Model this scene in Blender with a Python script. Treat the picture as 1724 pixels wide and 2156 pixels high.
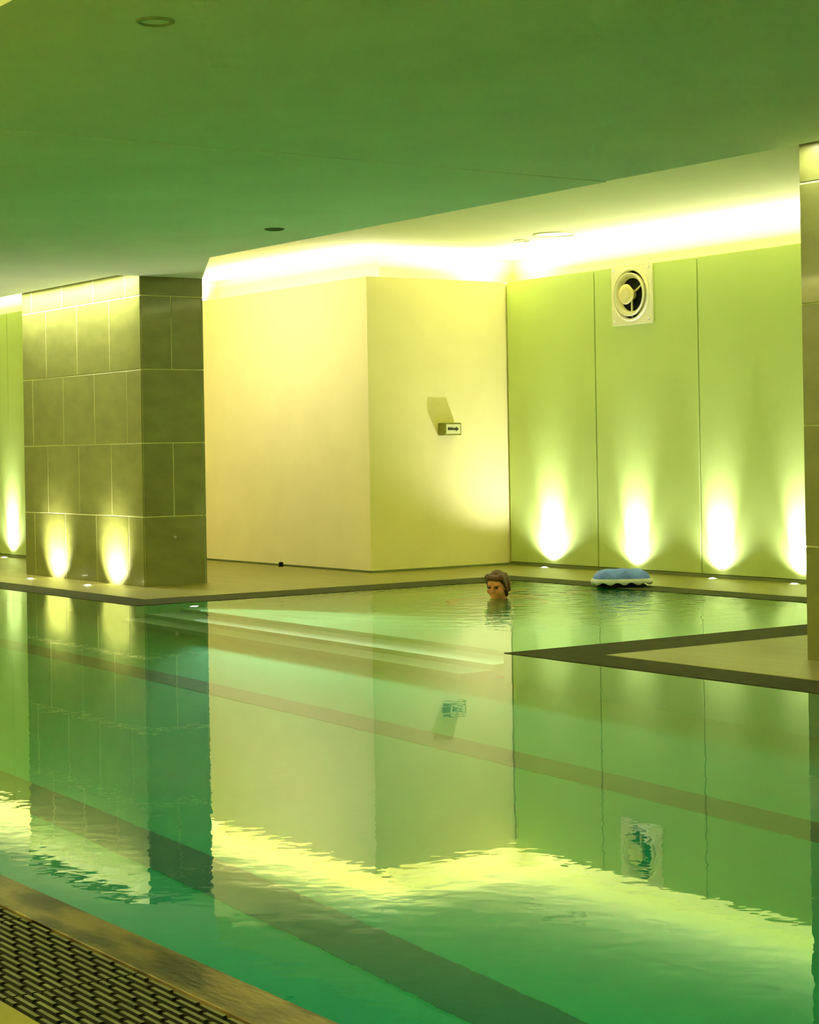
import bpy, bmesh, math, random
from mathutils import Vector, Matrix, noise
random.seed(4)
sc = bpy.context.scene
for o in list(bpy.data.objects):
    bpy.data.objects.remove(o, do_unlink=True)
COL = sc.collection

# ------------------------------------------------------------------ camera, world, lights, exposure
# room axes: +X runs along the pool (to the right, towards the camera), +Y across it, deck at z = 0
CAM_H, FPX, CY = 1.0805, 4016.1, 945.7
YAW, ROLL = 0.6063, -0.0169
fw = Vector((-math.cos(YAW), math.sin(YAW), 0.0))
rt = Vector((math.sin(YAW), math.cos(YAW), 0.0))
up = rt.cross(fw)
r2 = rt * math.cos(ROLL) + up * math.sin(ROLL)
u2 = -rt * math.sin(ROLL) + up * math.cos(ROLL)
cd = bpy.data.cameras.new('camera')
cam = bpy.data.objects.new('camera', cd)
COL.objects.link(cam)
cam.matrix_world = Matrix(((r2.x, u2.x, -fw.x, 0), (r2.y, u2.y, -fw.y, 0), (r2.z, u2.z, -fw.z, CAM_H), (0, 0, 0, 1)))
cd.sensor_fit = 'HORIZONTAL'
cd.sensor_width = 36.0
cd.lens = FPX / 1724 * 36.0
cd.shift_y = -(1078 - CY) / 1724
cd.clip_start = 0.05
sc.camera = cam

sc.view_settings.view_transform = 'Standard'
sc.view_settings.look = 'None'
sc.view_settings.gamma = 1.0
sc.view_settings.use_curve_mapping = False
sc.view_settings.exposure = 0.6
sc.cycles.use_denoising = True
sc.cycles.max_bounces = 12
sc.cycles.diffuse_bounces = 5
sc.cycles.sample_clamp_indirect = 4.0
sc.cycles.caustics_reflective = True
sc.cycles.caustics_refractive = True

world = bpy.data.worlds.new('world')
sc.world = world
world.use_nodes = True
world.node_tree.nodes['Background'].inputs[0].default_value = (0.0, 0.0, 0.0, 1)
world.node_tree.nodes['Background'].inputs[1].default_value = 0.0

WARM = (1.0, 0.94, 0.76)
COVE_W = 24.0          # watts per metre of the cove strips
SLOT_W = 20.0          # watts per metre of the strips in the slot over the pillars


def strip_light(name, a, b, z, width, watts, direction, color=WARM, spread=180):
    """a straight lamp strip from a to b (plan points) radiating along `direction`"""
    a, b = Vector((a[0], a[1], z)), Vector((b[0], b[1], z))
    L = (b - a).length
    ld = bpy.data.lights.new(name, 'AREA')
    ld.shape = 'RECTANGLE'
    ld.size, ld.size_y = L, width
    ld.energy = watts * L
    ld.color = color
    ld.spread = math.radians(spread)
    o = bpy.data.objects.new(name, ld)
    x = (b - a).normalized()
    zz = -Vector(direction).normalized()
    y = zz.cross(x).normalized()
    x = y.cross(zz)
    m = Matrix((x, y, zz)).transposed().to_4x4()
    m.translation = (a + b) / 2
    o.matrix_world = m
    COL.objects.link(o)
    return o


ZS, ZC, ZW = 2.52, 2.85, 2.605         # soffit, upper ceiling, top of the wall linings
Y0, Y1 = 1.93, 6.13                   # long edges of the pool
XC, XT = -12.30, -8.00               # opening of the side bay (left deck corner, peninsula tip)
YAL = 9.55                            # far edge of the side bay
YW = 10.781                            # green glass wall
XY, YY = -13.957, 9.248                # corner of the yellow block
PXL, PXR, PYF, PYB = -16.288, -13.929, 7.023, 7.602
RXL = -6.665                           # right pillar
YSN, YSF = 2.43, 6.833                 # near and far edge of the lowered soffit
YLW = 8.09                             # green wall behind the left pillar
XJOG = -17.3
XMIN, XMAX, YMIN = -27.0, 3.2, -1.6
WL = -0.005                            # water level

ZL = 2.555
strip_light('cove_light_back', (XY - 0.1, YW + 0.20), (XMAX, YW + 0.20), ZL, 0.08, COVE_W, (0, -0.8, 1))
strip_light('cove_light_yellow_side', (XY - 0.20, YY + 0.2), (XY - 0.20, YW + 0.1), ZL, 0.08, COVE_W * 0.8, (0.8, 0, 1))
strip_light('cove_light_yellow', (XJOG, YY + 0.20), (XY - 0.2, YY + 0.20), ZL, 0.08, COVE_W * 1.0, (0, -1.0, 1))
strip_light('cove_light_left', (XMIN + 0.3, YLW + 0.20), (XJOG, YLW + 0.20), ZL, 0.08, COVE_W, (0, -0.8, 1))
strip_light('cove_light_near', (XMIN + 0.3, YMIN - 0.12), (XMAX, YMIN - 0.12), ZL, 0.08, COVE_W * 3.6, (0, 0.8, 1))
strip_light('slot_light_left', (PXL - 0.1, YSF + 0.06), (PXR, YSF + 0.06), 2.56, 0.03, SLOT_W, (0, 0.3, -1), spread=140)
strip_light('fill_strip_rear', (PXL + 0.1, PYB + 0.10), (PXR - 0.25, PYB + 0.10), 2.70, 0.04, SLOT_W * 0.62, (0, 1, -1.0))  # added fill, unseen behind the pillar, brightens the yellow wall
strip_light('slot_light_right', (RXL, YSF + 0.06), (RXL + 2.4, YSF + 0.06), 2.56, 0.03, SLOT_W * 0.4, (0, 0.3, -1), spread=140)

# ------------------------------------------------------------------ helpers

def link_mesh(name, bm, mat, parent=None, smooth=False):
    me = bpy.data.meshes.new(name)
    bm.normal_update()
    bm.to_mesh(me)
    bm.free()
    if mat is not None:
        me.materials.append(mat)
    if smooth:
        for p in me.polygons:
            p.use_smooth = True
    o = bpy.data.objects.new(name, me)
    COL.objects.link(o)
    if parent is not None:
        o.parent = parent
    return o


def share(name, me, parent, loc, rot=None, scale=None):
    o = bpy.data.objects.new(name, me)
    COL.objects.link(o)
    o.parent = parent
    o.location = loc
    if rot: o.rotation_euler = rot
    if scale: o.scale = scale
    return o


def box(bm, x0, x1, y0, y1, z0, z1):
    v = [bm.verts.new((x, y, z)) for z in (z0, z1) for y in (y0, y1) for x in (x0, x1)]
    for f in ((0, 2, 3, 1), (4, 5, 7, 6), (0, 1, 5, 4), (2, 6, 7, 3), (0, 4, 6, 2), (1, 3, 7, 5)):
        bm.faces.new([v[i] for i in f])
    return bm


def bevelled(bm, w, seg=1):
    bmesh.ops.bevel(bm, geom=bm.edges[:], offset=w, segments=seg, affect='EDGES', profile=0.6)
    return bm


def prism(bm, pts, z0, z1):
    lo = [bm.verts.new((x, y, z0)) for x, y in pts]
    hi = [bm.verts.new((x, y, z1)) for x, y in pts]
    n = len(pts)
    bm.faces.new(lo[::-1])
    bm.faces.new(hi)
    for i in range(n):
        bm.faces.new((lo[i], lo[(i + 1) % n], hi[(i + 1) % n], hi[i]))
    bmesh.ops.recalc_face_normals(bm, faces=bm.faces[:])
    return bm


def lathe(bm, prof, seg=40, axis='Z', cap=True):
    """revolve (radius, height) pairs"""
    rings = []
    for r, h in prof:
        ring = []
        for k in range(seg):
            a = 2 * math.pi * k / seg
            c, s = r * math.cos(a), r * math.sin(a)
            ring.append(bm.verts.new((c, s, h) if axis == 'Z' else (c, -h, s)))
        rings.append(ring)
    for a, b in zip(rings, rings[1:]):
        for k in range(seg):
            bm.faces.new((a[k], a[(k + 1) % seg], b[(k + 1) % seg], b[k]))
    if cap:
        if prof[0][0] > 0: bm.faces.new(rings[0][::-1])
        if prof[-1][0] > 0: bm.faces.new(rings[-1])
    bmesh.ops.recalc_face_normals(bm, faces=bm.faces[:])
    return bm


def tag(o, label, cat, group=None):
    o['label'] = label
    o['category'] = cat
    if group: o['group'] = group
    return o


def structure(o, label=None):
    o['kind'] = 'structure'
    if label: o['label'] = label
    return o


def empty(name, loc, rz=0.0):
    o = bpy.data.objects.new(name, None)
    o.empty_display_size = 0.1
    COL.objects.link(o)
    o.location = loc
    o.rotation_euler = (0, 0, rz)
    return o

# ------------------------------------------------------------------ materials

def mat(name, color, rough=0.5, spec=0.5, var=0.0, scale=8.0, stretch=(1, 1, 1), bump=0.0, bscale=60.0, coat=0.0, metal=0.0, emit=None, emit_s=0.0, detail=5.0, edge=0.2):
    m = bpy.data.materials.new(name)
    m.use_nodes = True
    nt = m.node_tree
    b = nt.nodes['Principled BSDF']
    b.inputs['Roughness'].default_value = rough
    b.inputs['Specular IOR Level'].default_value = spec
    b.inputs['Metallic'].default_value = metal
    b.inputs['Coat Weight'].default_value = coat
    b.inputs['Coat Roughness'].default_value = 0.04
    tc = nt.nodes.new('ShaderNodeTexCoord')
    mp = nt.nodes.new('ShaderNodeMapping')
    mp.inputs['Scale'].default_value = stretch
    geo = nt.nodes.new('ShaderNodeNewGeometry')
    nt.links.new(geo.outputs['Position'], mp.inputs['Vector'])
    n = nt.nodes.new('ShaderNodeTexNoise')
    n.inputs['Scale'].default_value = scale
    n.inputs['Detail'].default_value = detail
    nt.links.new(mp.outputs[0], n.inputs['Vector'])
    ramp = nt.nodes.new('ShaderNodeMix')
    ramp.data_type = 'RGBA'
    lo = [max(0, c * (1 - var)) for c in color]
    hi = [min(1, c * (1 + var)) for c in color]
    ramp.inputs[6].default_value = (*lo, 1)
    ramp.inputs[7].default_value = (*hi, 1)
    mr = nt.nodes.new('ShaderNodeMapRange')
    mr.inputs[1].default_value, mr.inputs[2].default_value = 0.5 - edge, 0.5 + edge
    nt.links.new(n.outputs[0], mr.inputs[0])
    nt.links.new(mr.outputs[0], ramp.inputs[0])
    nt.links.new(ramp.outputs[2], b.inputs['Base Color'])
    if bump:
        n2 = nt.nodes.new('ShaderNodeTexNoise')
        n2.inputs['Scale'].default_value = bscale
        n2.inputs['Detail'].default_value = 3
        nt.links.new(mp.outputs[0], n2.inputs['Vector'])
        bp = nt.nodes.new('ShaderNodeBump')
        bp.inputs['Strength'].default_value = bump
        bp.inputs['Distance'].default_value = 0.01
        nt.links.new(n2.outputs[0], bp.inputs['Height'])
        nt.links.new(bp.outputs[0], b.inputs['Normal'])
    if emit:
        b.inputs['Emission Color'].default_value = (*emit, 1)
        b.inputs['Emission Strength'].default_value = emit_s
    return m


M = {}
M['soffit'] = mat('soffit_paint', (0.90, 0.95, 0.74), 0.8, 0.2, 0.04, 1.5)
M['ring'] = mat('ring_shade', (0.34, 0.42, 0.22), 0.7)  # darker than the soffit: shade of the recess put into colour
M['ceiling'] = mat('upper_ceiling_paint', (0.74, 0.75, 0.31), 0.8, 0.2, 0.03, 2)
M['yellow'] = mat('yellow_wall_paint', (0.93, 0.83, 0.42), 0.6, 0.3, 0.03, 3)
M['shell'] = mat('pale_wall_paint', (0.78, 0.78, 0.45), 0.7, 0.3, 0.03, 3)
M['glass'] = mat('green_glass', (0.45, 0.57, 0.18), 0.6, 0.5, 0.03, 1.5)
M['joint'] = mat('dark_joint', (0.10, 0.13, 0.03), 0.7)
M['deck'] = mat('deck_stone', (0.20, 0.19, 0.038), 0.4, 0.4, 0.13, 3.0, (0.35, 3.0, 1), bump=0.10, bscale=30)
M['coping'] = mat('coping_stone', (0.032, 0.040, 0.010), 0.8, 0.08, 0.25, 14, bump=0.2, bscale=60)
M['wet'] = mat('wet_coping_stone', (0.068, 0.053, 0.020), 0.3, 0.20, 0.9, 4.5, (0.9, 2.6, 1), bump=0.12, bscale=25, detail=3.0, edge=0.09)
M['tile'] = mat('pillar_stone', (0.135, 0.150, 0.036), 0.34, 0.5, 0.16, 4.0, (1, 1, 2), bump=0.05, bscale=40, coat=0.15)
M['grout'] = mat('pale_grout', (0.58, 0.58, 0.26), 0.8)
M['pool'] = mat('pool_tile', (0.004, 0.33, 0.115), 0.6, 0.2, 0.05, 1.5)
M['step'] = mat('step_tile', (0.66, 0.84, 0.60), 0.6, 0.2, 0.04, 3)
M['bay'] = mat('bay_tile', (0.20, 0.46, 0.20), 0.6, 0.2, 0.05, 3)
M['stripe'] = mat('stripe_tile', (0.006, 0.12, 0.05), 0.6, 0.2, 0.1, 4)
M['bar'] = mat('grate_bar', (0.085, 0.095, 0.048), 0.45, 0.4, 0.55, 14)
M['black'] = mat('black_void', (0.006, 0.008, 0.005), 0.8, 0.1)
M['steel'] = mat('brushed_steel', (0.55, 0.55, 0.50), 0.3, 0.5, 0.05, 20, metal=1.0)
M['cream'] = mat('cream_plastic', (0.82, 0.78, 0.52), 0.35, 0.5, 0.02, 10)
M['hub'] = mat('cone_plastic', (0.70, 0.62, 0.26), 0.35, 0.5, 0.03, 10)
M['lens'] = mat('lamp_lens', (0.9, 0.9, 0.85), 0.2, emit=(1, 0.98, 0.85), emit_s=14.0)
M['olive'] = mat('olive_plastic', (0.22, 0.22, 0.03), 0.4, 0.4, 0.05, 20)
M['face'] = mat('sign_face', (0.75, 0.74, 0.42), 0.4, 0.4, 0.02, 30)
M['ink'] = mat('sign_ink', (0.03, 0.03, 0.008), 0.5)
M['blue'] = mat('blue_fabric', (0.12, 0.23, 1.0), 0.6, 0.3, 0.3, 12, bump=0.3, bscale=40)
M['white'] = mat('white_fabric', (0.75, 0.78, 0.80), 0.6, 0.3, 0.05, 20)
M['skin'] = mat('skin', (0.60, 0.24, 0.09), 0.5, 0.4, 0.08, 12)
M['hair'] = mat('brown_hair', (0.085, 0.030, 0.009), 0.5, 0.4, 0.4, 90, (1, 1, 0.2), bump=0.4, bscale=120)
M['eye'] = mat('eye_dark', (0.03, 0.02, 0.015), 0.15)
M['suit'] = mat('swimwear', (0.02, 0.03, 0.08), 0.6)


def water_material():
    m = bpy.data.materials.new('pool_water')
    m.use_nodes = True
    nt = m.node_tree
    N, Lk = nt.nodes, nt.links
    N.remove(N['Principled BSDF'])
    out = next(n for n in N if n.type == 'OUTPUT_MATERIAL')
    fres = N.new('ShaderNodeFresnel')
    fres.inputs['IOR'].default_value = 1.333
    refr = N.new('ShaderNodeBsdfRefraction')
    refr.inputs['Color'].default_value = (0.82, 1.0, 0.92, 1)
    refr.inputs['Roughness'].default_value = 0.0
    refr.inputs['IOR'].default_value = 1.333
    refl = N.new('ShaderNodeBsdfGlossy')
    refl.inputs['Roughness'].default_value = 0.0
    # green put into the mirror reflection at steeper angles to deepen the emerald
    tint = N.new('ShaderNodeMix')
    tint.data_type = 'RGBA'
    tint.inputs[6].default_value = (0.10, 0.55, 0.36, 1)
    tint.inputs[7].default_value = (0.98, 1.0, 0.95, 1)
    tr = N.new('ShaderNodeMapRange')
    tr.inputs[1].default_value, tr.inputs[2].default_value = 0.14, 0.28
    Lk.new(fres.outputs[0], tr.inputs[0])
    Lk.new(tr.outputs[0], tint.inputs[0])
    Lk.new(tint.outputs[2], refl.inputs['Color'])
    mixs = N.new('ShaderNodeMixShader')
    Lk.new(fres.outputs[0], mixs.inputs[0])
    Lk.new(refr.outputs[0], mixs.inputs[1])
    Lk.new(refl.outputs[0], mixs.inputs[2])
    Lk.new(mixs.outputs[0], out.inputs['Surface'])
    geo = N.new('ShaderNodeNewGeometry')

    def noise_n(scale, detail, stretch, rot=0.0):
        mp = N.new('ShaderNodeMapping')
        mp.inputs['Scale'].default_value = stretch
        mp.inputs['Rotation'].default_value = (0, 0, rot)
        Lk.new(geo.outputs['Position'], mp.inputs['Vector'])
        n = N.new('ShaderNodeTexNoise')
        n.inputs['Scale'].default_value = scale
        n.inputs['Detail'].default_value = detail
        Lk.new(mp.outputs[0], n.inputs['Vector'])
        return n.outputs[0]

    def math_n(op, a, b_, clamp=False):
        q = N.new('ShaderNodeMath')
        q.operation = op
        q.use_clamp = clamp
        for i, s in enumerate((a, b_)):
            if isinstance(s, (int, float)): q.inputs[i].default_value = s
            else: Lk.new(s, q.inputs[i])
        return q.outputs[0]
    swell = noise_n(1.1, 1.0, (1, 1, 1), 0.4)
    chop = noise_n(11.0, 2.0, (1, 1, 1), 0.9)
    # stirred water around the swimmer, dying out with distance
    dist = N.new('ShaderNodeVectorMath')
    dist.operation = 'DISTANCE'
    Lk.new(geo.outputs['Position'], dist.inputs[0])
    dist.inputs[1].default_value = (-10.9, 8.4, 0)
    d = dist.outputs['Value']
    mr = N.new('ShaderNodeMapRange')
    mr.interpolation_type = 'SMOOTHSTEP'
    Lk.new(d, mr.inputs[0])
    mr.inputs[1].default_value, mr.inputs[2].default_value = 0.3, 3.2
    mr.inputs[3].default_value, mr.inputs[4].default_value = 1.0, 0.0
    stir = mr.outputs[0]
    # lapping along the near overflow edge
    sep = N.new('ShaderNodeSeparateXYZ')
    Lk.new(geo.outputs['Position'], sep.inputs[0])
    mr2 = N.new('ShaderNodeMapRange')
    mr2.interpolation_type = 'SMOOTHSTEP'
    Lk.new(sep.outputs['Y'], mr2.inputs[0])
    mr2.inputs[1].default_value, mr2.inputs[2].default_value = 2.0, 3.6
    mr2.inputs[3].default_value, mr2.inputs[4].default_value = 1.0, 0.0
    lap = mr2.outputs[0]
    rings = math_n('SINE', math_n('MULTIPLY', d, 26.0), 0.0)
    amp = math_n('ADD', 0.02, math_n('ADD', math_n('MULTIPLY', stir, 0.65), math_n('MULTIPLY', lap, 0.02)))
    h = math_n('MULTIPLY', chop, amp)
    h = math_n('ADD', h, math_n('MULTIPLY', math_n('MULTIPLY', rings, stir), 0.05))
    h = math_n('ADD', h, math_n('MULTIPLY', swell, 0.05))
    bp = N.new('ShaderNodeBump')
    bp.inputs['Strength'].default_value = 1.0
    bp.inputs['Distance'].default_value = 0.012
    Lk.new(h, bp.inputs['Height'])
    for q in (fres, refr, refl):
        Lk.new(bp.outputs[0], q.inputs['Normal'])
    return m


M['water'] = water_material()

# ------------------------------------------------------------------ ceiling
bm = bmesh.new()
box(bm, XMIN, XMAX, YMIN - 0.4, YW + 0.6, ZC, ZC + 0.15)
structure(link_mesh('ceiling', bm, M['ceiling']), 'pale upper ceiling washed by hidden cove light')

XSEAM = -7.93
GX = -12.40
bm = bmesh.new()
prism(bm, [(XMIN, YSN), (XSEAM, YSN), (XSEAM, YSF), (GX, YSF), (PXR + 0.001, PYB), (PXR + 0.001, PYF - 0.001), (PXR - 0.02, YSF), (XMIN, YSF)], ZS, ZC - 0.002)
soff = structure(link_mesh('ceiling_soffit', bm, M['soffit']), 'lowered green ceiling panel over the long pool')
bm = bmesh.new()
prism(bm, [(XSEAM, YSN), (XMAX, YSN), (XMAX, YSF), (XSEAM, YSF)], ZS + 0.004, ZC - 0.002)
link_mesh('soffit_panel', bm, M['soffit'], soff)

# ------------------------------------------------------------------ walls

def cove_wall(name, core_pts, mat_, label):
    bm = bmesh.new()
    prism(bm, core_pts, 0.0, ZW - 0.02)
    return structure(link_mesh(name, bm, mat_), label)


# green glass wall: backing with each glass panel as a part
wb = cove_wall('wall_back', [(XY + 0.002, YW + 0.03), (XMAX, YW + 0.03), (XMAX, YW + 0.07), (XY + 0.002, YW + 0.07)], M['joint'],
               'green glass lined wall with floor uplights behind the pool bay')
wl = cove_wall('wall_left', [(XMIN, YLW + 0.03), (XJOG, YLW + 0.03), (XJOG, YLW + 0.07), (XMIN, YLW + 0.07)], M['joint'],
               'green glass lined wall seen past the left tiled pillar')


def glass_panels(parent, xs, y):
    for a, b in zip(xs, xs[1:]):
        bm = bmesh.new()
        box(bm, a + 0.005, b - 0.005, y, y + 0.028, 0.03, ZW)
        bevelled(bm, 0.003)
        link_mesh('glass_panel', bm, M['glass'], parent)


xs = [XY + 0.02, -12.695, -11.406]
while xs[-1] < XMAX - 1.3: xs.append(xs[-1] + 1.289)
glass_panels(wb, xs + [XMAX], YW)
xs = [XJOG]
while xs[-1] > XMIN + 1.3: xs.append(xs[-1] - 1.289)
xs = sorted(xs + [XMIN])
off = -19.17 - min(xs, key=lambda q: abs(q + 19.17))
glass_panels(wl, [xs[0]] + [q + off for q in xs[1:-1]] + [xs[-1]], YLW)

wc = cove_wall('wall_center', [(XJOG, YLW), (XJOG + 0.09, YLW), (XJOG + 0.09, YY), (XY, YY), (XY, YW + 0.07), (XY - 0.09, YW + 0.07), (XY - 0.09, YY + 0.09), (XJOG, YY + 0.09)], M['yellow'],
               'yellow painted wall block with an outside corner')
for v in wc.data.vertices:
    if v.co.z > 1: v.co.z = ZW
# outer shell closing the coves
bm = bmesh.new()
prism(bm, [(XMIN, YLW + 0.42), (XJOG - 0.1, YLW + 0.42), (XJOG - 0.1, YY + 0.42), (XY - 0.42, YY + 0.42), (XY - 0.42, YW + 0.42), (XMAX, YW + 0.42),
           (XMAX, YW + 0.54), (XY - 0.54, YW + 0.54), (XY - 0.54, YY + 0.54), (XJOG - 0.22, YY + 0.54), (XJOG - 0.22, YLW + 0.54), (XMIN, YLW + 0.54)], 0, ZC)
structure(link_mesh('wall_outer', bm, M['shell']), 'pale wall closing the lighting cove')
# shelves of the coves
bm = bmesh.new()
box(bm, XY - 0.39, XMAX, YW + 0.075, YW + 0.415, 2.40, 2.43)
box(bm, XY - 0.395, XY - 0.095, YY + 0.40, YW + 0.07, 2.40, 2.43)
box(bm, XJOG + 0.01, XY - 0.095, YY + 0.095, YY + 0.39, 2.40, 2.43)
box(bm, XMIN + 0.01, XJOG - 0.02, YLW + 0.075, YLW + 0.415, 2.40, 2.43)
structure(link_mesh('trim_1', bm, M['shell']), 'cove shelf behind the wall tops')
# near side and ends of the hall
bm = bmesh.new()
box(bm, XMIN, XMAX, YMIN - 0.4, YMIN - 0.3, -0.02, ZC)
near = structure(link_mesh('wall_near', bm, M['shell']), 'pale wall behind the viewer')
bm = bmesh.new()
box(bm, XMIN, XMAX, YMIN, YMIN + 0.05, 0, 2.6)
box(bm, XMIN, XMAX, YMIN - 0.29, YMIN, 2.40, 2.43)
link_mesh('lining', bm, M['yellow'], near)
bm = bmesh.new()
box(bm, XMIN - 0.1, XMIN, YMIN - 0.4, YW + 0.6, -0.02, ZC)
structure(link_mesh('wall_end', bm, M['shell']), 'pale end wall far along the pool')
bm = bmesh.new()
box(bm, XMAX, XMAX + 0.1, YMIN - 0.4, YW + 0.6, -0.02, ZC)
structure(link_mesh('wall_right', bm, M['shell']), 'pale end wall at the near end of the pool')

# dark strips along the wall feet: shade of recessed gaps put into colour
bm = bmesh.new()
box(bm, XY + 0.01, XMAX, YW - 0.006, YW + 0.029, 0, 0.026)
structure(link_mesh('shadow_strip_back', bm, M['joint']))
bm = bmesh.new()
box(bm, XJOG + 0.1, XY + 0.006, YY - 0.006, YY - 0.0005, 0, 0.018)
box(bm, XY + 0.0005, XY + 0.006, YY - 0.006, YW - 0.01, 0, 0.018)
structure(link_mesh('shadow_strip_center', bm, M['joint']))
bm = bmesh.new()
box(bm, XMIN, XJOG - 0.01, YLW - 0.006, YLW + 0.029, 0, 0.026)
structure(link_mesh('shadow_strip_left', bm, M['joint']))

# ------------------------------------------------------------------ deck, coping, pool
CA, CB = 0.31, 0.46                     # coping widths along the long edges and along the bay sides
XE0, XE1 = -25.5, 2.4                   # ends of the long pool
DZ = -0.16
ZF, ZB = -1.15, -0.45                   # floor of the pool, floor of the bay
YG1, YG0 = 1.80, 1.475                  # overflow grate on the near side

bm = bmesh.new()
prism(bm, [(XMIN, Y1 + CA), (XC - CB, Y1 + CA), (XC - CB, YAL + CA), (XT + CB, YAL + CA), (XT + CB, Y1 + CA), (XMAX, Y1 + CA), (XMAX, YW + 0.55), (XMIN, YW + 0.55)], DZ, 0.0)
deck = structure(link_mesh('floor', bm, M['deck']), 'olive stone deck around the pool bay')
bm = bmesh.new()
prism(bm, [(XMIN, YMIN - 0.4), (XMAX, YMIN - 0.4), (XMAX, YG0), (XMIN, YG0)], DZ, 0.0)
structure(link_mesh('floor_near', bm, M['deck']), 'olive stone deck on the near side of the grate')
bm = bmesh.new()
prism(bm, [(XMIN, YG0), (XMAX, YG0), (XMAX, YG1), (XMIN, YG1)], DZ, -0.06)
structure(link_mesh('floor_channel', bm, M['black']), 'black overflow channel under the grate')


def coping_strip(pts, m):
    bm = bmesh.new()
    prism(bm, pts, -0.03, -0.002)
    bmesh.ops.bevel(bm, geom=[e for e in bm.edges if all(v.co.z > -0.1 for v in e.verts)], offset=0.002, segments=1, affect='EDGES')
    return bm


for nm, pts, m, lab in (
    ('trim_2', [(XMIN, Y1), (XC, Y1), (XC, YAL), (XT, YAL), (XT, Y1), (XMAX, Y1), (XMAX, Y1 + CA), (XT + CB, Y1 + CA), (XT + CB, YAL + CA), (XC - CB, YAL + CA), (XC - CB, Y1 + CA), (XMIN, Y1 + CA)], 'coping', 'dark stone coping round the pool bay'),
    ('trim_3', [(XMIN, YG1), (XMAX, YG1), (XMAX, Y0), (XMIN, Y0)], 'wet', 'wet brown stone lip between grate and water')):
    structure(link_mesh(nm, coping_strip(pts, m), M[m]), lab)

# basin of the long pool
bm = bmesh.new()
box(bm, XE0 - 0.1, XE1 + 0.1, Y0 - 0.1, Y1 + 0.1, ZF - 0.1, ZF)
pf = structure(link_mesh('floor_pool', bm, M['pool']), 'emerald pool floor under the water')
for ya, yb in ((2.83, 3.06), (4.74, 4.95)):
    bm = bmesh.new()
    box(bm, XE0, XE1, ya, yb, ZF, ZF + 0.004)
    o = link_mesh('lane_stripe', bm, M['stripe'], pf)
    o['label'] = 'dark green lane stripe on pool floor'
bm = bmesh.new()
box(bm, XE0 - 0.1, XE1 + 0.1, Y0 - 0.1, Y0, ZF, -0.031)
box(bm, XE0 - 0.1, XC, Y1, Y1 + 0.1, ZF, -0.031)
box(bm, XT, XE1 + 0.1, Y1, Y1 + 0.1, ZF, -0.031)
box(bm, XE0 - 0.1, XE0, Y0, Y1, ZF, 0)
box(bm, XE1, XE1 + 0.1, Y0, Y1, ZF, 0)
structure(link_mesh('wall_pool', bm, M['pool']), 'emerald pool side walls under the water')
bm = bmesh.new()
box(bm, XC - 0.1, XC, Y1 + 0.1, YAL + 0.1, ZF, -0.031)
box(bm, XT, XT + 0.1, Y1 + 0.1, YAL + 0.1, ZF, -0.031)
box(bm, XC, XT, YAL, YAL + 0.1, ZF, -0.031)
structure(link_mesh('wall_bay', bm, M['pool']), 'emerald side walls of the pool bay')
def step_block(name, x1, ya, yb, zt, parent=None, top='step'):
    bm = bmesh.new()
    box(bm, XC, x1, ya, yb, ZF + 0.002, zt)
    o = link_mesh(name, bm, M['pool'], parent)
    o.data.materials.append(M[top])
    for p in o.data.polygons:
        if p.normal.z > 0.5: p.material_index = 1  # tops paler than risers: lamp light on the treads put into colour
    return o


bay = structure(step_block('floor_bay', XT, 6.50, YAL, ZB, None, 'bay'), 'shallow bay floor with steps down into the long pool')
for yn, zt, yb in ((6.22, -0.68, 6.50), (6.01, -0.90, 6.22)):
    step_block('step', XT - 0.22, yn, yb, zt, bay)

# water surface
bm = bmesh.new()
vs = [bm.verts.new((x, y, WL)) for x, y in ((XE0, Y0), (XE1, Y0), (XE1, Y1), (XT, Y1), (XT, YAL), (XC, YAL), (XC, Y1), (XE0, Y1))]
bm.faces.new(vs)
structure(link_mesh('floor_water', bm, M['water']), 'still green pool water mirroring the walls')

# added fill strip below the water, unseen, brightens the pool floor
POOL_W = 1.9
strip_light('pool_fill_strip', (XE0 + 0.5, Y0 + 0.03), (XE1 - 0.3, Y0 + 0.03), -0.35, 0.12, POOL_W, (0, 1, -0.55), (0.75, 1.0, 0.8))

# ------------------------------------------------------------------ tiled pillars
GAP = 0.0048


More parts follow.
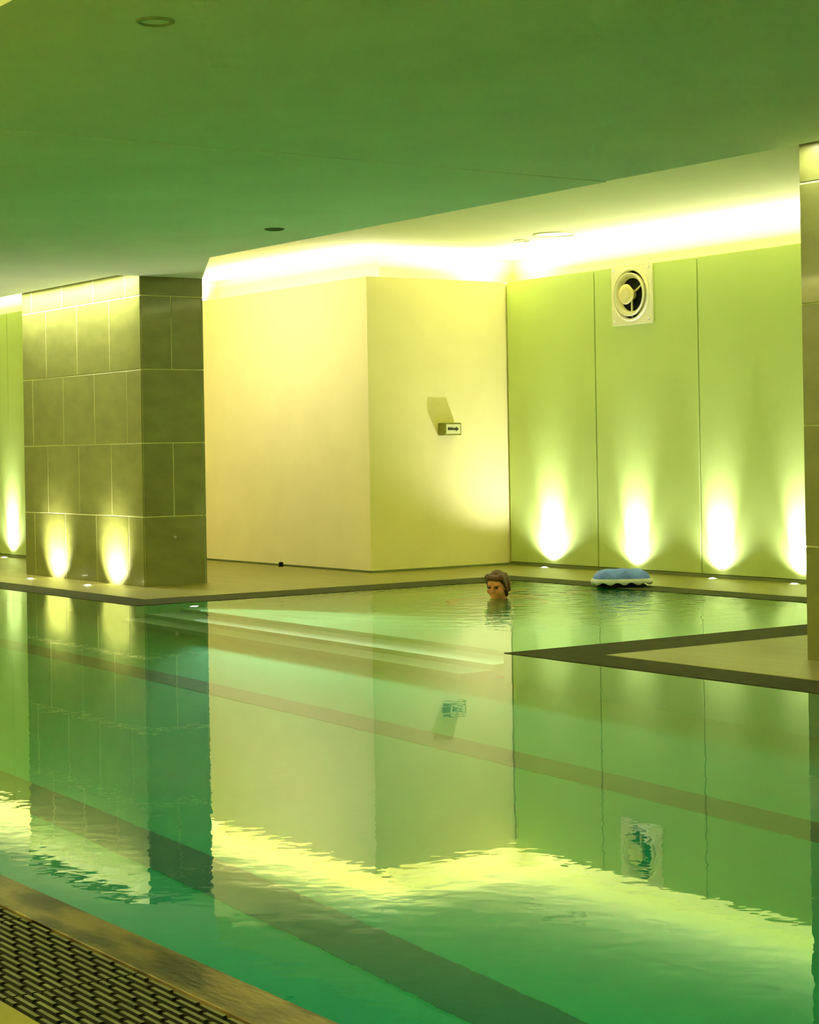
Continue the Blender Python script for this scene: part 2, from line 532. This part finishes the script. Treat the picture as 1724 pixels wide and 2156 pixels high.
def pillar(name, x0, x1, y0, y1, label, joints_a, joints_b, ztop):
    root = empty(name, ((x0 + x1) / 2, (y0 + y1) / 2, 0))
    tag(root, label, 'pillar')
    cx, cy = (x0 + x1) / 2, (y0 + y1) / 2
    bm = bmesh.new()
    t = 0.012
    box(bm, x0 + 0.003 - cx, x1 - 0.003 - cx, y0 + 0.003 - cy, y1 - 0.003 - cy, 0, ztop)
    link_mesh('core', bm, M['grout'], root)
    zs = [0.0, 0.565, 1.165, 1.765, 2.365, ztop]
    for k in range(5):
        z0, z1 = zs[k] + (GAP if k else 0.001), zs[k + 1] - (GAP if k < 4 else 0)
        odd = k % 2
        for side in ('front', 'back'):
            js = [x0] + sorted(joints_a[odd]) + [x1]
            for a, b in zip(js, js[1:]):
                bm = bmesh.new()
                ya, yb = (y0, y0 + t) if side == 'front' else (y1 - t, y1)
                aa = a + (GAP if a != x0 else 0)
                bb = b - (GAP if b != x1 else 0)
                box(bm, aa - cx, bb - cx, ya - cy, yb - cy, z0, z1)
                bevelled(bm, 0.002)
                link_mesh('stone_tile', bm, M['tile'], root)
        for side in ('left', 'right'):
            js = [y0 + t + 0.001] + sorted(joints_b[odd]) + [y1 - t - 0.001]
            for n, (a, b) in enumerate(zip(js, js[1:])):
                bm = bmesh.new()
                xa, xb = (x0, x0 + t) if side == 'left' else (x1 - t, x1)
                box(bm, xa - cx, xb - cx, a + (GAP if n else 0.002) - cy, b - (GAP if n < len(js) - 2 else 0.002) - cy, z0, z1)
                bevelled(bm, 0.002)
                link_mesh('stone_tile', bm, M['tile'], root)
    return root


JB = {0: [], 1: [(PYF + PYB) / 2 - 0.005]}
pillar('pillar', PXL, PXR, PYF, PYB, 'broad dark tiled pillar with two uplights glowing on its long face',
       {0: [-14.196, -14.805, -15.43, -16.08], 1: [-14.50, -15.132, -15.776]}, JB, ZC - 0.001)
pillar('pillar', RXL, RXL + 2.36, PYF - 0.02, PYB - 0.02, 'dark tiled pillar standing on the peninsula beside the pool',
       {0: [RXL + 0.21 + 0.63 * k for k in range(4)], 1: [RXL + 0.51 + 0.63 * k for k in range(3)]},
       {0: [], 1: [(PYF + PYB) / 2 - 0.025]}, ZC - 0.001)

# small pale stud on the end face of the left pillar
st = empty('wall_stud', (PXR, 7.31, 0.39))
tag(st, 'tiny pale metal stud on the end face of the uplit pillar', 'stud')
bm = bmesh.new()
lathe(bm, [(0.014, 0.0), (0.014, 0.004), (0.010, 0.006)], 16)
bmesh.ops.rotate(bm, verts=bm.verts[:], cent=(0, 0, 0), matrix=Matrix.Rotation(math.radians(90), 3, 'Y'))
pl = link_mesh('plate', bm, M['steel'], st)
bm = bmesh.new()
lathe(bm, [(0.006, 0.005), (0.006, 0.02), (0.008, 0.022), (0.006, 0.026)], 12)
bmesh.ops.rotate(bm, verts=bm.verts[:], cent=(0, 0, 0), matrix=Matrix.Rotation(math.radians(90), 3, 'Y'))
link_mesh('knob', bm, M['steel'], st)

# ------------------------------------------------------------------ floor uplights

def uplight(x, y, aim, watts, cone, label, group, color=(1, 1, 0.97), blend=1.0, spill=32.0):
    root = empty('floor_uplight', (x, y, 0))
    tag(root, label, 'floor light', group)
    if 'me' not in UP:
        bm = bmesh.new()
        lathe(bm, [(0.030, 0.0005), (0.030, 0.006), (0.046, 0.006), (0.052, 0.0005)], 32, cap=False)
        o = link_mesh('bezel', bm, M['steel'], root, True)
        UP['me'] = o.data
        bm = bmesh.new()
        lathe(bm, [(0.030, 0.0006), (0.027, 0.006), (0.018, 0.0095), (0.0, 0.011)], 32, cap=False)
        o = link_mesh('lens', bm, M['lens'], root, True)
        UP['lens'] = o.data
    else:
        share('bezel', UP['me'], root, (0, 0, 0))
        share('lens', UP['lens'], root, (0, 0, 0))
    ld = bpy.data.lights.new('uplight_beam', 'SPOT')
    ld.energy = watts
    ld.spot_size = math.radians(cone)
    ld.spot_blend = blend
    ld.shadow_soft_size = 0.02
    ld.color = color
    lo = bpy.data.objects.new('uplight_beam', ld)
    COL.objects.link(lo)
    lo.parent = root
    lo.location = (0, 0, 0.035)
    lo.rotation_euler = Vector(aim).to_track_quat('-Z', 'Y').to_euler()
    # wide spill around the beam
    sd = bpy.data.lights.new('uplight_spill', 'SPOT')
    sd.energy = spill
    sd.spot_size = math.radians(140)
    sd.spot_blend = 1.0
    sd.shadow_soft_size = 0.02
    sd.color = color
    so = bpy.data.objects.new('uplight_spill', sd)
    COL.objects.link(so)
    so.parent = root
    so.location = (0, 0, 0.03)
    so.rotation_euler = (math.pi, 0, 0)
    return root


UP = {}
for x, lab in ((-13.32, 'lit floor uplight in the deck nearest the yellow wall corner'),
               (-12.19, 'lit floor uplight in the deck behind the blue float under the round vent'),
               (-11.18, 'lit floor uplight in the deck below the third green glass panel'),
               (-10.29, 'lit floor uplight in the deck seen just beside the peninsula pillar')):
    uplight(x, YW - 0.10, (0, 0.46, 1), 240.0, 56, lab, 'uplights along the green glass wall', spill=62.0 if x < -13 else 32.0)
for x in (-9.2, -8.1):
    uplight(x, YW - 0.10, (0, 0.46, 1), 240.0, 56, 'lit floor uplight hidden behind the peninsula pillar', 'uplights along the green glass wall')
for x, lab in ((-15.60, 'lit floor uplight at the far end of the uplit pillar'), (-14.44, 'lit floor uplight at the corner end of the uplit pillar')):
    uplight(x, PYF - 0.26, (0, 1.6, 1), 130.0, 96, lab, 'uplights in front of the broad pillar', (1, 0.90, 0.74), spill=25.0)
for x, lab in ((-19.10, 'lit floor uplight at the green wall seen past the uplit pillar'), (-20.2, 'lit floor uplight farther along the left green wall from the pillar')):
    uplight(x, YLW - 0.10, (0, 0.46, 1), 240.0, 56, lab, 'uplights at the left green wall')

# underwater lamp at the head of the steps
ul = empty('pool_lamp', (XC, 6.60, -0.33), 0)
tag(ul, 'bright round underwater lamp set in the bay side wall above the steps', 'pool lamp')
bm = bmesh.new()
lathe(bm, [(0.034, 0.0), (0.034, 0.008), (0.05, 0.008), (0.056, 0.0)], 28, cap=False)
bmesh.ops.rotate(bm, verts=bm.verts[:], cent=(0, 0, 0), matrix=Matrix.Rotation(math.radians(90), 3, 'Y'))
link_mesh('bezel', bm, M['steel'], ul, True)
bm = bmesh.new()
lathe(bm, [(0.034, 0.001), (0.028, 0.010), (0.0, 0.015)], 28, cap=False)
bmesh.ops.rotate(bm, verts=bm.verts[:], cent=(0, 0, 0), matrix=Matrix.Rotation(math.radians(90), 3, 'Y'))
link_mesh('lens', bm, M['lens'], ul, True)
ld = bpy.data.lights.new('pool_lamp_beam', 'SPOT')
ld.energy = 1700
ld.spot_size = math.radians(70)
ld.spot_blend = 1.0
ld.shadow_soft_size = 0.03
ld.color = (1, 1, 0.9)
lo = bpy.data.objects.new('pool_lamp_beam', ld)
COL.objects.link(lo)
lo.parent = ul
lo.location = (0.03, 0, 0)
lo.rotation_euler = Vector((1, -0.06, -0.05)).to_track_quat('-Z', 'Y').to_euler()

# ------------------------------------------------------------------ round wall vent
VX, VZ_, VY = -12.185, 2.357, YW
vent = empty('wall_vent', (VX, VY, VZ_))
tag(vent, 'square cream wall vent with a round black and cream cone fan', 'vent')
bm = bmesh.new()
# plate with a round hole
seg = 48
R0 = 0.205
outer, inner = [], []
half = 0.252
for k in range(seg):
    a = 2 * math.pi * k / seg
    c, s_ = math.cos(a), math.sin(a)
    q = half / max(abs(c), abs(s_))
    outer.append((c * q, s_ * q))
    inner.append((c * R0, s_ * R0))
y_f, y_b = -0.022, -0.001
vf = [bm.verts.new((x, y_f, z)) for x, z in outer]
vi = [bm.verts.new((x, y_f, z)) for x, z in inner]
vb = [bm.verts.new((x, y_b, z)) for x, z in outer]
vj = [bm.verts.new((x, y_b, z)) for x, z in inner]
for k in range(seg):
    n = (k + 1) % seg
    bm.faces.new((vf[k], vf[n], vi[n], vi[k]))
    bm.faces.new((vf[k], vb[k], vb[n], vf[n]))
    bm.faces.new((vi[k], vi[n], vj[n], vj[k]))
bmesh.ops.recalc_face_normals(bm, faces=bm.faces[:])
link_mesh('plate', bm, M['cream'], vent)
bm = bmesh.new()
lathe(bm, [(0.224, 0.022), (0.224, 0.034), (0.212, 0.042), (0.203, 0.036), (0.203, 0.002)], 56, 'Y', False)
link_mesh('bezel_ring', bm, M['cream'], vent, True)
bm = bmesh.new()
lathe(bm, [(0.0, 0.0015), (0.205, 0.0015)], 56, 'Y', False)
link_mesh('dark_throat', bm, M['black'], vent)
bm = bmesh.new()
lathe(bm, [(0.178, 0.006), (0.184, 0.050), (0.176, 0.056), (0.150, 0.030), (0.140, 0.010)], 56, 'Y', False)
link_mesh('deflector_ring', bm, M['cream'], vent, True)
bm = bmesh.new()
lathe(bm, [(0.045, 0.004), (0.052, 0.030), (0.086, 0.082), (0.080, 0.092), (0.045, 0.096), (0.0, 0.097)], 48, 'Y', False)
link_mesh('cone', bm, M['hub'], vent, True)
for k in range(3):
    bm = bmesh.new()
    box(bm, 0.04, 0.19, -0.022, -0.006, -0.007, 0.007)
    bevelled(bm, 0.002)
    bmesh.ops.rotate(bm, verts=bm.verts[:], cent=(0, 0, 0), matrix=Matrix.Rotation(math.radians(90 + 120 * k), 3, 'Y'))
    link_mesh('spoke', bm, M['cream'], vent)
for sx in (-1, 1):
    for sz in (-1, 1):
        bm = bmesh.new()
        lathe(bm, [(0.011, 0.022), (0.010, 0.026), (0.0, 0.027)], 12, 'Y', False)
        bmesh.ops.translate(bm, verts=bm.verts[:], vec=(sx * 0.218, 0, sz * 0.218))
        link_mesh('screw', bm, M['steel'], vent)

# ------------------------------------------------------------------ arrow sign on the yellow wall
sg = empty('wall_sign', (XY, 10.09, 1.255))
tag(sg, 'small box sign with a black arrow on the yellow wall', 'sign')
SW, SH, SD = 0.092, 0.056, 0.10
bm = bmesh.new()
box(bm, 0.0005, SD, -SW, SW, -SH, SH)
bevelled(bm, 0.006, 2)
link_mesh('housing', bm, M['olive'], sg)
bm = bmesh.new()
box(bm, SD, SD + 0.003, -SW + 0.014, SW - 0.014, -SH + 0.013, SH - 0.013)
fc = link_mesh('face_plate', bm, M['face'], sg)
bm = bmesh.new()
# running figure reduced to a bar, then an arrow pointing to the green wall
x0, x1 = SD + 0.003, SD + 0.0045


def flat(bm, pts):
    a = [bm.verts.new((x0, y, z)) for y, z in pts]
    b = [bm.verts.new((x1, y, z)) for y, z in pts]
    n = len(pts)
    bm.faces.new(b)
    for i in range(n):
        bm.faces.new((a[i], a[(i + 1) % n], b[(i + 1) % n], b[i]))


flat(bm, [(-0.062, -0.010), (0.028, -0.010), (0.028, 0.010), (-0.062, 0.010)])
flat(bm, [(-0.058, 0.010), (-0.040, 0.010), (-0.040, 0.017), (-0.058, 0.017)])
flat(bm, [(-0.030, 0.010), (-0.012, 0.010), (-0.012, 0.016), (-0.030, 0.016)])
flat(bm, [(0.028, -0.022), (0.062, 0.0), (0.028, 0.022)])
bmesh.ops.recalc_face_normals(bm, faces=bm.faces[:])
link_mesh('arrow_print', bm, M['ink'], fc)

# small black door stop at the foot of the yellow wall
ds = empty('door_stop', (-15.40, 9.19, 0))
tag(ds, 'small black rubber door stop on the deck at the yellow wall', 'door stop')
bm = bmesh.new()
lathe(bm, [(0.026, 0.0), (0.026, 0.006), (0.018, 0.010), (0.016, 0.018)], 20)
link_mesh('base', bm, M['black'], ds, True)
bm = bmesh.new()
lathe(bm, [(0.019, 0.017), (0.022, 0.024), (0.022, 0.034), (0.014, 0.042), (0.0, 0.043)], 20)
link_mesh('rubber_cap', bm, M['black'], ds, True)

# ------------------------------------------------------------------ recessed ceiling fittings

def ceiling_fitting(name, x, y, z, r, label, cat, mring, mvoid, lift=0.0):
    root = empty(name, (x, y, z))
    tag(root, label, cat)
    bm = bmesh.new()
    lathe(bm, [(r, -0.0005), (r, -0.004), (r * 0.84, -0.009), (r * 0.80, -0.0005)], 40, cap=False)
    link_mesh('rim', bm, mring, root, True)
    bm = bmesh.new()
    lathe(bm, [(r * 0.80, -0.0008), (r * 0.55, -0.0012), (0.0, -0.0012)], 40, cap=False)
    link_mesh('cover', bm, mvoid, root, True)
    return root


ceiling_fitting('ceiling_spotlight', -5.70, 2.95, ZS + 0.004, 0.065, 'unlit round recessed spotlight in the green soffit near its seam end', 'spotlight', M['ring'], M['soffit'])
ceiling_fitting('ceiling_spotlight', -10.62, 6.33, ZS, 0.065, 'unlit round recessed spotlight near the edge of the green soffit', 'spotlight', M['joint'], M['joint'])
ceiling_fitting('ceiling_speaker', -12.34, 10.07, ZC, 0.19, 'large flat round speaker cover in the bright upper ceiling', 'speaker', M['ceiling'], M['hub'])
ceiling_fitting('ceiling_sensor', -12.83, 10.11, ZC, 0.075, 'small round sensor cover beside the large ceiling speaker', 'sensor', M['ceiling'], M['hub'])

# ------------------------------------------------------------------ overflow grate
NB = 15
pitch = (YG1 - YG0 - 0.016) / NB
SEC = 0.60
tooth = 0.11
bm = bmesh.new()
hw = pitch * 0.23
prof_x = []
x = -SEC / 2 + 0.004
box(bm, -SEC / 2 + 0.004, SEC / 2 - 0.004, -hw, hw, -0.030, -0.010)
k = 0
while x < SEC / 2 - 0.02:
    box(bm, x, min(x + tooth * 0.84, SEC / 2 - 0.004), -hw, hw, -0.0095, -0.002)
    x += tooth
bar_me = bpy.data.meshes.new('bar')
bm.to_mesh(bar_me)
bm.free()
bar_me.materials.append(M['black'])
bar_me.materials.append(M['bar'])
for p in bar_me.polygons:
    if p.normal.z > 0.5 and p.center.z > -0.005: p.material_index = 1  # only tops get bar colour; shade between bars put into black sides
bm = bmesh.new()
box(bm, -0.006, 0.006, YG0 + 0.006, YG1 - 0.006, -0.044, -0.031)
rod_me = bpy.data.meshes.new('cross_rod')
bm.to_mesh(rod_me)
bm.free()
rod_me.materials.append(M['black'])
n = 0
x = -6.6
while x < -1.3:
    root = empty('drain_grate', (x + SEC / 2, 0, 0))
    tag(root, 'black slatted overflow grate section beside the wet pool lip', 'grate', 'overflow grate sections')
    for b in range(NB):
        yb = YG0 + 0.008 + pitch * (b + 0.5)
        share('bar', bar_me, root, (0, yb, 0), scale=(1 if b % 2 else -1, 1, 1))
    for xr in (-0.2, 0.0, 0.2):
        share('cross_rod', rod_me, root, (xr, 0, 0))
    x += SEC

# ------------------------------------------------------------------ blue float on the far coping
fl = empty('pool_float', (-11.13, 9.68, 0), math.radians(57))
tag(fl, 'blue padded float with white scalloped rim on the far coping', 'float')


def pillow(bm, a, b, h, z0, seg=48, rings=10, wob=0.0):
    R = []
    for i in range(rings + 1):
        t = i / rings
        rr = math.cos(t * math.pi / 2) ** 0.45
        zz = z0 + h * math.sin(t * math.pi / 2)
        row = []
        for k in range(seg):
            an = 2 * math.pi * k / seg
            c, s_ = math.cos(an), math.sin(an)
            q = (abs(c) ** 3.2 + abs(s_) ** 3.2) ** (-1 / 3.2)
            w = 1 + wob * math.sin(an * 7) * (1 - t)
            pz = zz + 0.008 * noise.noise(Vector((c * 3 * rr, s_ * 3 * rr, i * 0.3))) * (t > 0.2)
            row.append(bm.verts.new((a * c * q * rr * w, b * s_ * q * rr * w, pz)))
        R.append(row)
    for r0, r1 in zip(R, R[1:]):
        for k in range(seg):
            bm.faces.new((r0[k], r0[(k + 1) % seg], r1[(k + 1) % seg], r1[k]))
    bm.faces.new(R[0][::-1])
    bm.faces.new(R[-1])
    return bm


bm = pillow(bmesh.new(), 0.222, 0.15, 0.098, 0.036)
link_mesh('cushion', bm, M['blue'], fl, True)
bm = bmesh.new()
seg = 120
rows = []
for i, (ro, z) in enumerate(((0.93, 0.068), (1.03, 0.058), (1.06, 0.042), (1.04, 0.026), (0.97, 0.028))):
    row = []
    for k in range(seg):
        an = 2 * math.pi * k / seg
        c, s_ = math.cos(an), math.sin(an)
        q = (abs(c) ** 3.2 + abs(s_) ** 3.2) ** (-1 / 3.2)
        zz = z + (0.009 * math.cos(an * 14) if i >= 3 else 0)
        row.append(bm.verts.new((0.222 * c * q * ro, 0.15 * s_ * q * ro, zz)))
    rows.append(row)
for r0, r1 in zip(rows, rows[1:]):
    for k in range(seg):
        bm.faces.new((r0[k], r0[(k + 1) % seg], r1[(k + 1) % seg], r1[k]))
o = link_mesh('scalloped_rim', bm, M['white'], fl, True)
o['label'] = 'white scalloped rim'
bm = pillow(bmesh.new(), 0.19, 0.125, 0.03, 0.0, 40, 4)
link_mesh('base', bm, M['black'], fl, True)  # black base stands in for the shadow under the float

# ------------------------------------------------------------------ swimmer
HEAD = Vector((-10.99, 8.37, WL + 0.090))
HS = 0.90
heading = Vector((0.50, -0.866, 0)).normalized()
sw = empty('person', (HEAD.x, HEAD.y, ZB), math.atan2(heading.y, heading.x))
tag(sw, 'brown haired swimmer with only the head above the water in the bay', 'person')
HZ = HEAD.z - ZB                         # local height of the head centre above the bay floor
WZ = WL - ZB


def ell(bm, c, r, rot=None, sub=3):
    g = bmesh.ops.create_icosphere(bm, subdivisions=sub, radius=1.0)['verts']
    if rot is tilt: r = [q * HS for q in r]
    m = Matrix.Diagonal((*r, 1))
    if rot is not None: m = rot.to_4x4() @ m
    m = Matrix.Translation(c) @ m
    bmesh.ops.transform(bm, matrix=m, verts=g)


def limb(bm, pts, seg=14):
    """tapering tube through (point, radius) pairs with rounded ends"""
    for (a, ra), (b, rb) in zip(pts, pts[1:]):
        a, b = Vector(a), Vector(b)
        d = b - a
        n = max(2, int(d.length / (0.45 * min(ra, rb))))
        for i in range(n + 1):
            t = i / n
            ell(bm, a + d * t, [ra + (rb - ra) * t] * 3, sub=1 if ra < 0.02 else 2)


def fuse(name, bm, m, parent, voxel, smooth_it):
    o = link_mesh(name, bm, m, parent, True)
    md = o.modifiers.new('fuse', 'REMESH')
    md.mode = 'VOXEL'
    md.voxel_size = voxel
    md.use_smooth_shade = True
    ms = o.modifiers.new('soften', 'SMOOTH')
    ms.factor = 0.5
    ms.iterations = smooth_it
    dg = bpy.context.evaluated_depsgraph_get()
    me = bpy.data.meshes.new_from_object(o.evaluated_get(dg))
    o.modifiers.clear()
    o.data = me
    for p in me.polygons: p.use_smooth = True
    return o


bm = bmesh.new()
H = Vector((0, 0, HZ))
tilt = Matrix.Rotation(math.radians(10), 3, 'Y')


def hp(x, y, z): return H + tilt @ Vector((x, y, z)) * HS


ell(bm, hp(-0.010, 0, 0.028), (0.096, 0.076, 0.088), tilt)            # cranium
ell(bm, hp(0.020, 0, -0.035), (0.068, 0.062, 0.080), tilt)            # face and jaw
ell(bm, hp(0.058, 0, -0.098), (0.024, 0.026, 0.020), tilt)            # chin
limb(bm, [(hp(0.086, 0, 0.008), 0.009), (hp(0.106, 0, -0.030), 0.014)])  # nose
for sy in (-1, 1):
    ell(bm, hp(0.064, sy * 0.040, -0.032), (0.024, 0.024, 0.024), tilt)     # cheek
    ell(bm, hp(0.079, sy * 0.031, 0.020), (0.014, 0.026, 0.008), tilt)      # brow
    ell(bm, hp(-0.004, sy * 0.076, -0.010), (0.019, 0.009, 0.031), tilt)    # ear
    ell(bm, hp(0.100, sy * 0.010, -0.034), (0.009, 0.009, 0.008), tilt)     # nostril wing
ell(bm, hp(0.085, 0, -0.060), (0.010, 0.024, 0.007), tilt)            # upper lip
ell(bm, hp(0.082, 0, -0.073), (0.010, 0.021, 0.007), tilt)            # lower lip
z = lambda d: WZ + d
limb(bm, [((-0.03, 0, HZ - 0.06), 0.056), ((-0.11, 0, z(-0.10)), 0.060), ((-0.16, 0, z(-0.14)), 0.075)])
ell(bm, (-0.26, 0, z(-0.19)), (0.17, 0.185, 0.105))
ell(bm, (-0.42, 0, z(-0.225)), (0.19, 0.150, 0.100))
ell(bm, (-0.56, 0, z(-0.25)), (0.15, 0.160, 0.105))
fing = (0.066, 0.076, 0.080, 0.074, 0.058)
for sy in (-1, 1):
    # arms sweeping out and forward in breaststroke
    limb(bm, [((-0.20, sy * 0.175, z(-0.17)), 0.052), ((-0.10, sy * 0.34, z(-0.29)), 0.042), ((0.02, sy * 0.38, z(-0.33)), 0.036), ((0.15, sy * 0.30, z(-0.33)), 0.026)])
    hand = Vector((0.20, sy * 0.265, z(-0.33)))
    ell(bm, hand, (0.048, 0.042, 0.016), Matrix.Rotation(-sy * 0.55, 3, 'Z'))
    for k in range(4):
        b0 = hand + Vector((0.030 + 0.004 * k, sy * (0.024 - 0.019 * k), 0))
        dr = Vector((0.86, -sy * (0.30 + 0.07 * k), -0.06)).normalized()
        Lf = fing[k + 1] if k < 4 else 0.06
        mid = b0 + dr * Lf * 0.55
        tip = mid + (dr + Vector((0, 0, -0.45))).normalized() * Lf * 0.45
        limb(bm, [(b0, 0.0092), (mid, 0.0085), (tip, 0.0072)])
    tb = hand + Vector((-0.012, -sy * 0.036, 0))
    limb(bm, [(tb, 0.0115), (tb + Vector((0.026, -sy * 0.026, -0.004)), 0.010), (tb + Vector((0.056, -sy * 0.030, -0.010)), 0.0085)])
    # frog kick legs
    limb(bm, [((-0.60, sy * 0.085, z(-0.26)), 0.088), ((-0.72, sy * 0.27, z(-0.29)), 0.060), ((-0.93, sy * 0.24, z(-0.28)), 0.052), ((-1.06, sy * 0.20, z(-0.27)), 0.034)])
    limb(bm, [((-1.08, sy * 0.20, z(-0.275)), 0.036), ((-1.10, sy * 0.25, z(-0.32)), 0.032), ((-1.09, sy * 0.32, z(-0.335)), 0.024)])
body = fuse('body', bm, M['skin'], sw, 0.0072, 4)
bm = bmesh.new()
ell(bm, hp(-0.020, 0, 0.036), (0.094, 0.080, 0.088), tilt)
ell(bm, hp(-0.048, 0, -0.030), (0.060, 0.072, 0.074), tilt)
for sy in (-1, 1):
    limb(bm, [(hp(0.040, sy * 0.052, 0.072), 0.030), (hp(0.014, sy * 0.070, 0.020), 0.016), (hp(-0.015, sy * 0.073, -0.045), 0.016), (hp(-0.03, sy * 0.064, -0.085), 0.016)])
limb(bm, [(hp(0.066, -0.030, 0.074), 0.022), (hp(0.070, 0.035, 0.070), 0.022)])
for k in range(26):
    a = -1.9 + 3.8 * k / 25
    y_, x_ = math.sin(a) * 0.070, -0.03 + math.cos(a) * 0.055 - 0.03
    limb(bm, [(hp(x_ * 0.9, y_ * 0.86, 0.088), 0.008), (hp(x_, y_ * 1.08, 0.05), 0.010), (hp(x_ - 0.02, y_ * 1.05, -0.06), 0.009)])
hair = fuse('hair', bm, M['hair'], sw, 0.006, 2)
for sy in (-1, 1):
    bm = bmesh.new()
    ell(bm, hp(0.0815, sy * 0.031, 0.0), (0.010, 0.014, 0.008), tilt)
    link_mesh('eye', bm, M['eye'], sw, True)
bm = bmesh.new()
ell(bm, (-0.57, 0, z(-0.25)), (0.135, 0.170, 0.113))
for sy in (-1, 1):
    limb(bm, [((-0.60, sy * 0.085, z(-0.26)), 0.096), ((-0.66, sy * 0.17, z(-0.272)), 0.084)])
fuse('swim_trunks', bm, M['suit'], sw, 0.009, 3)
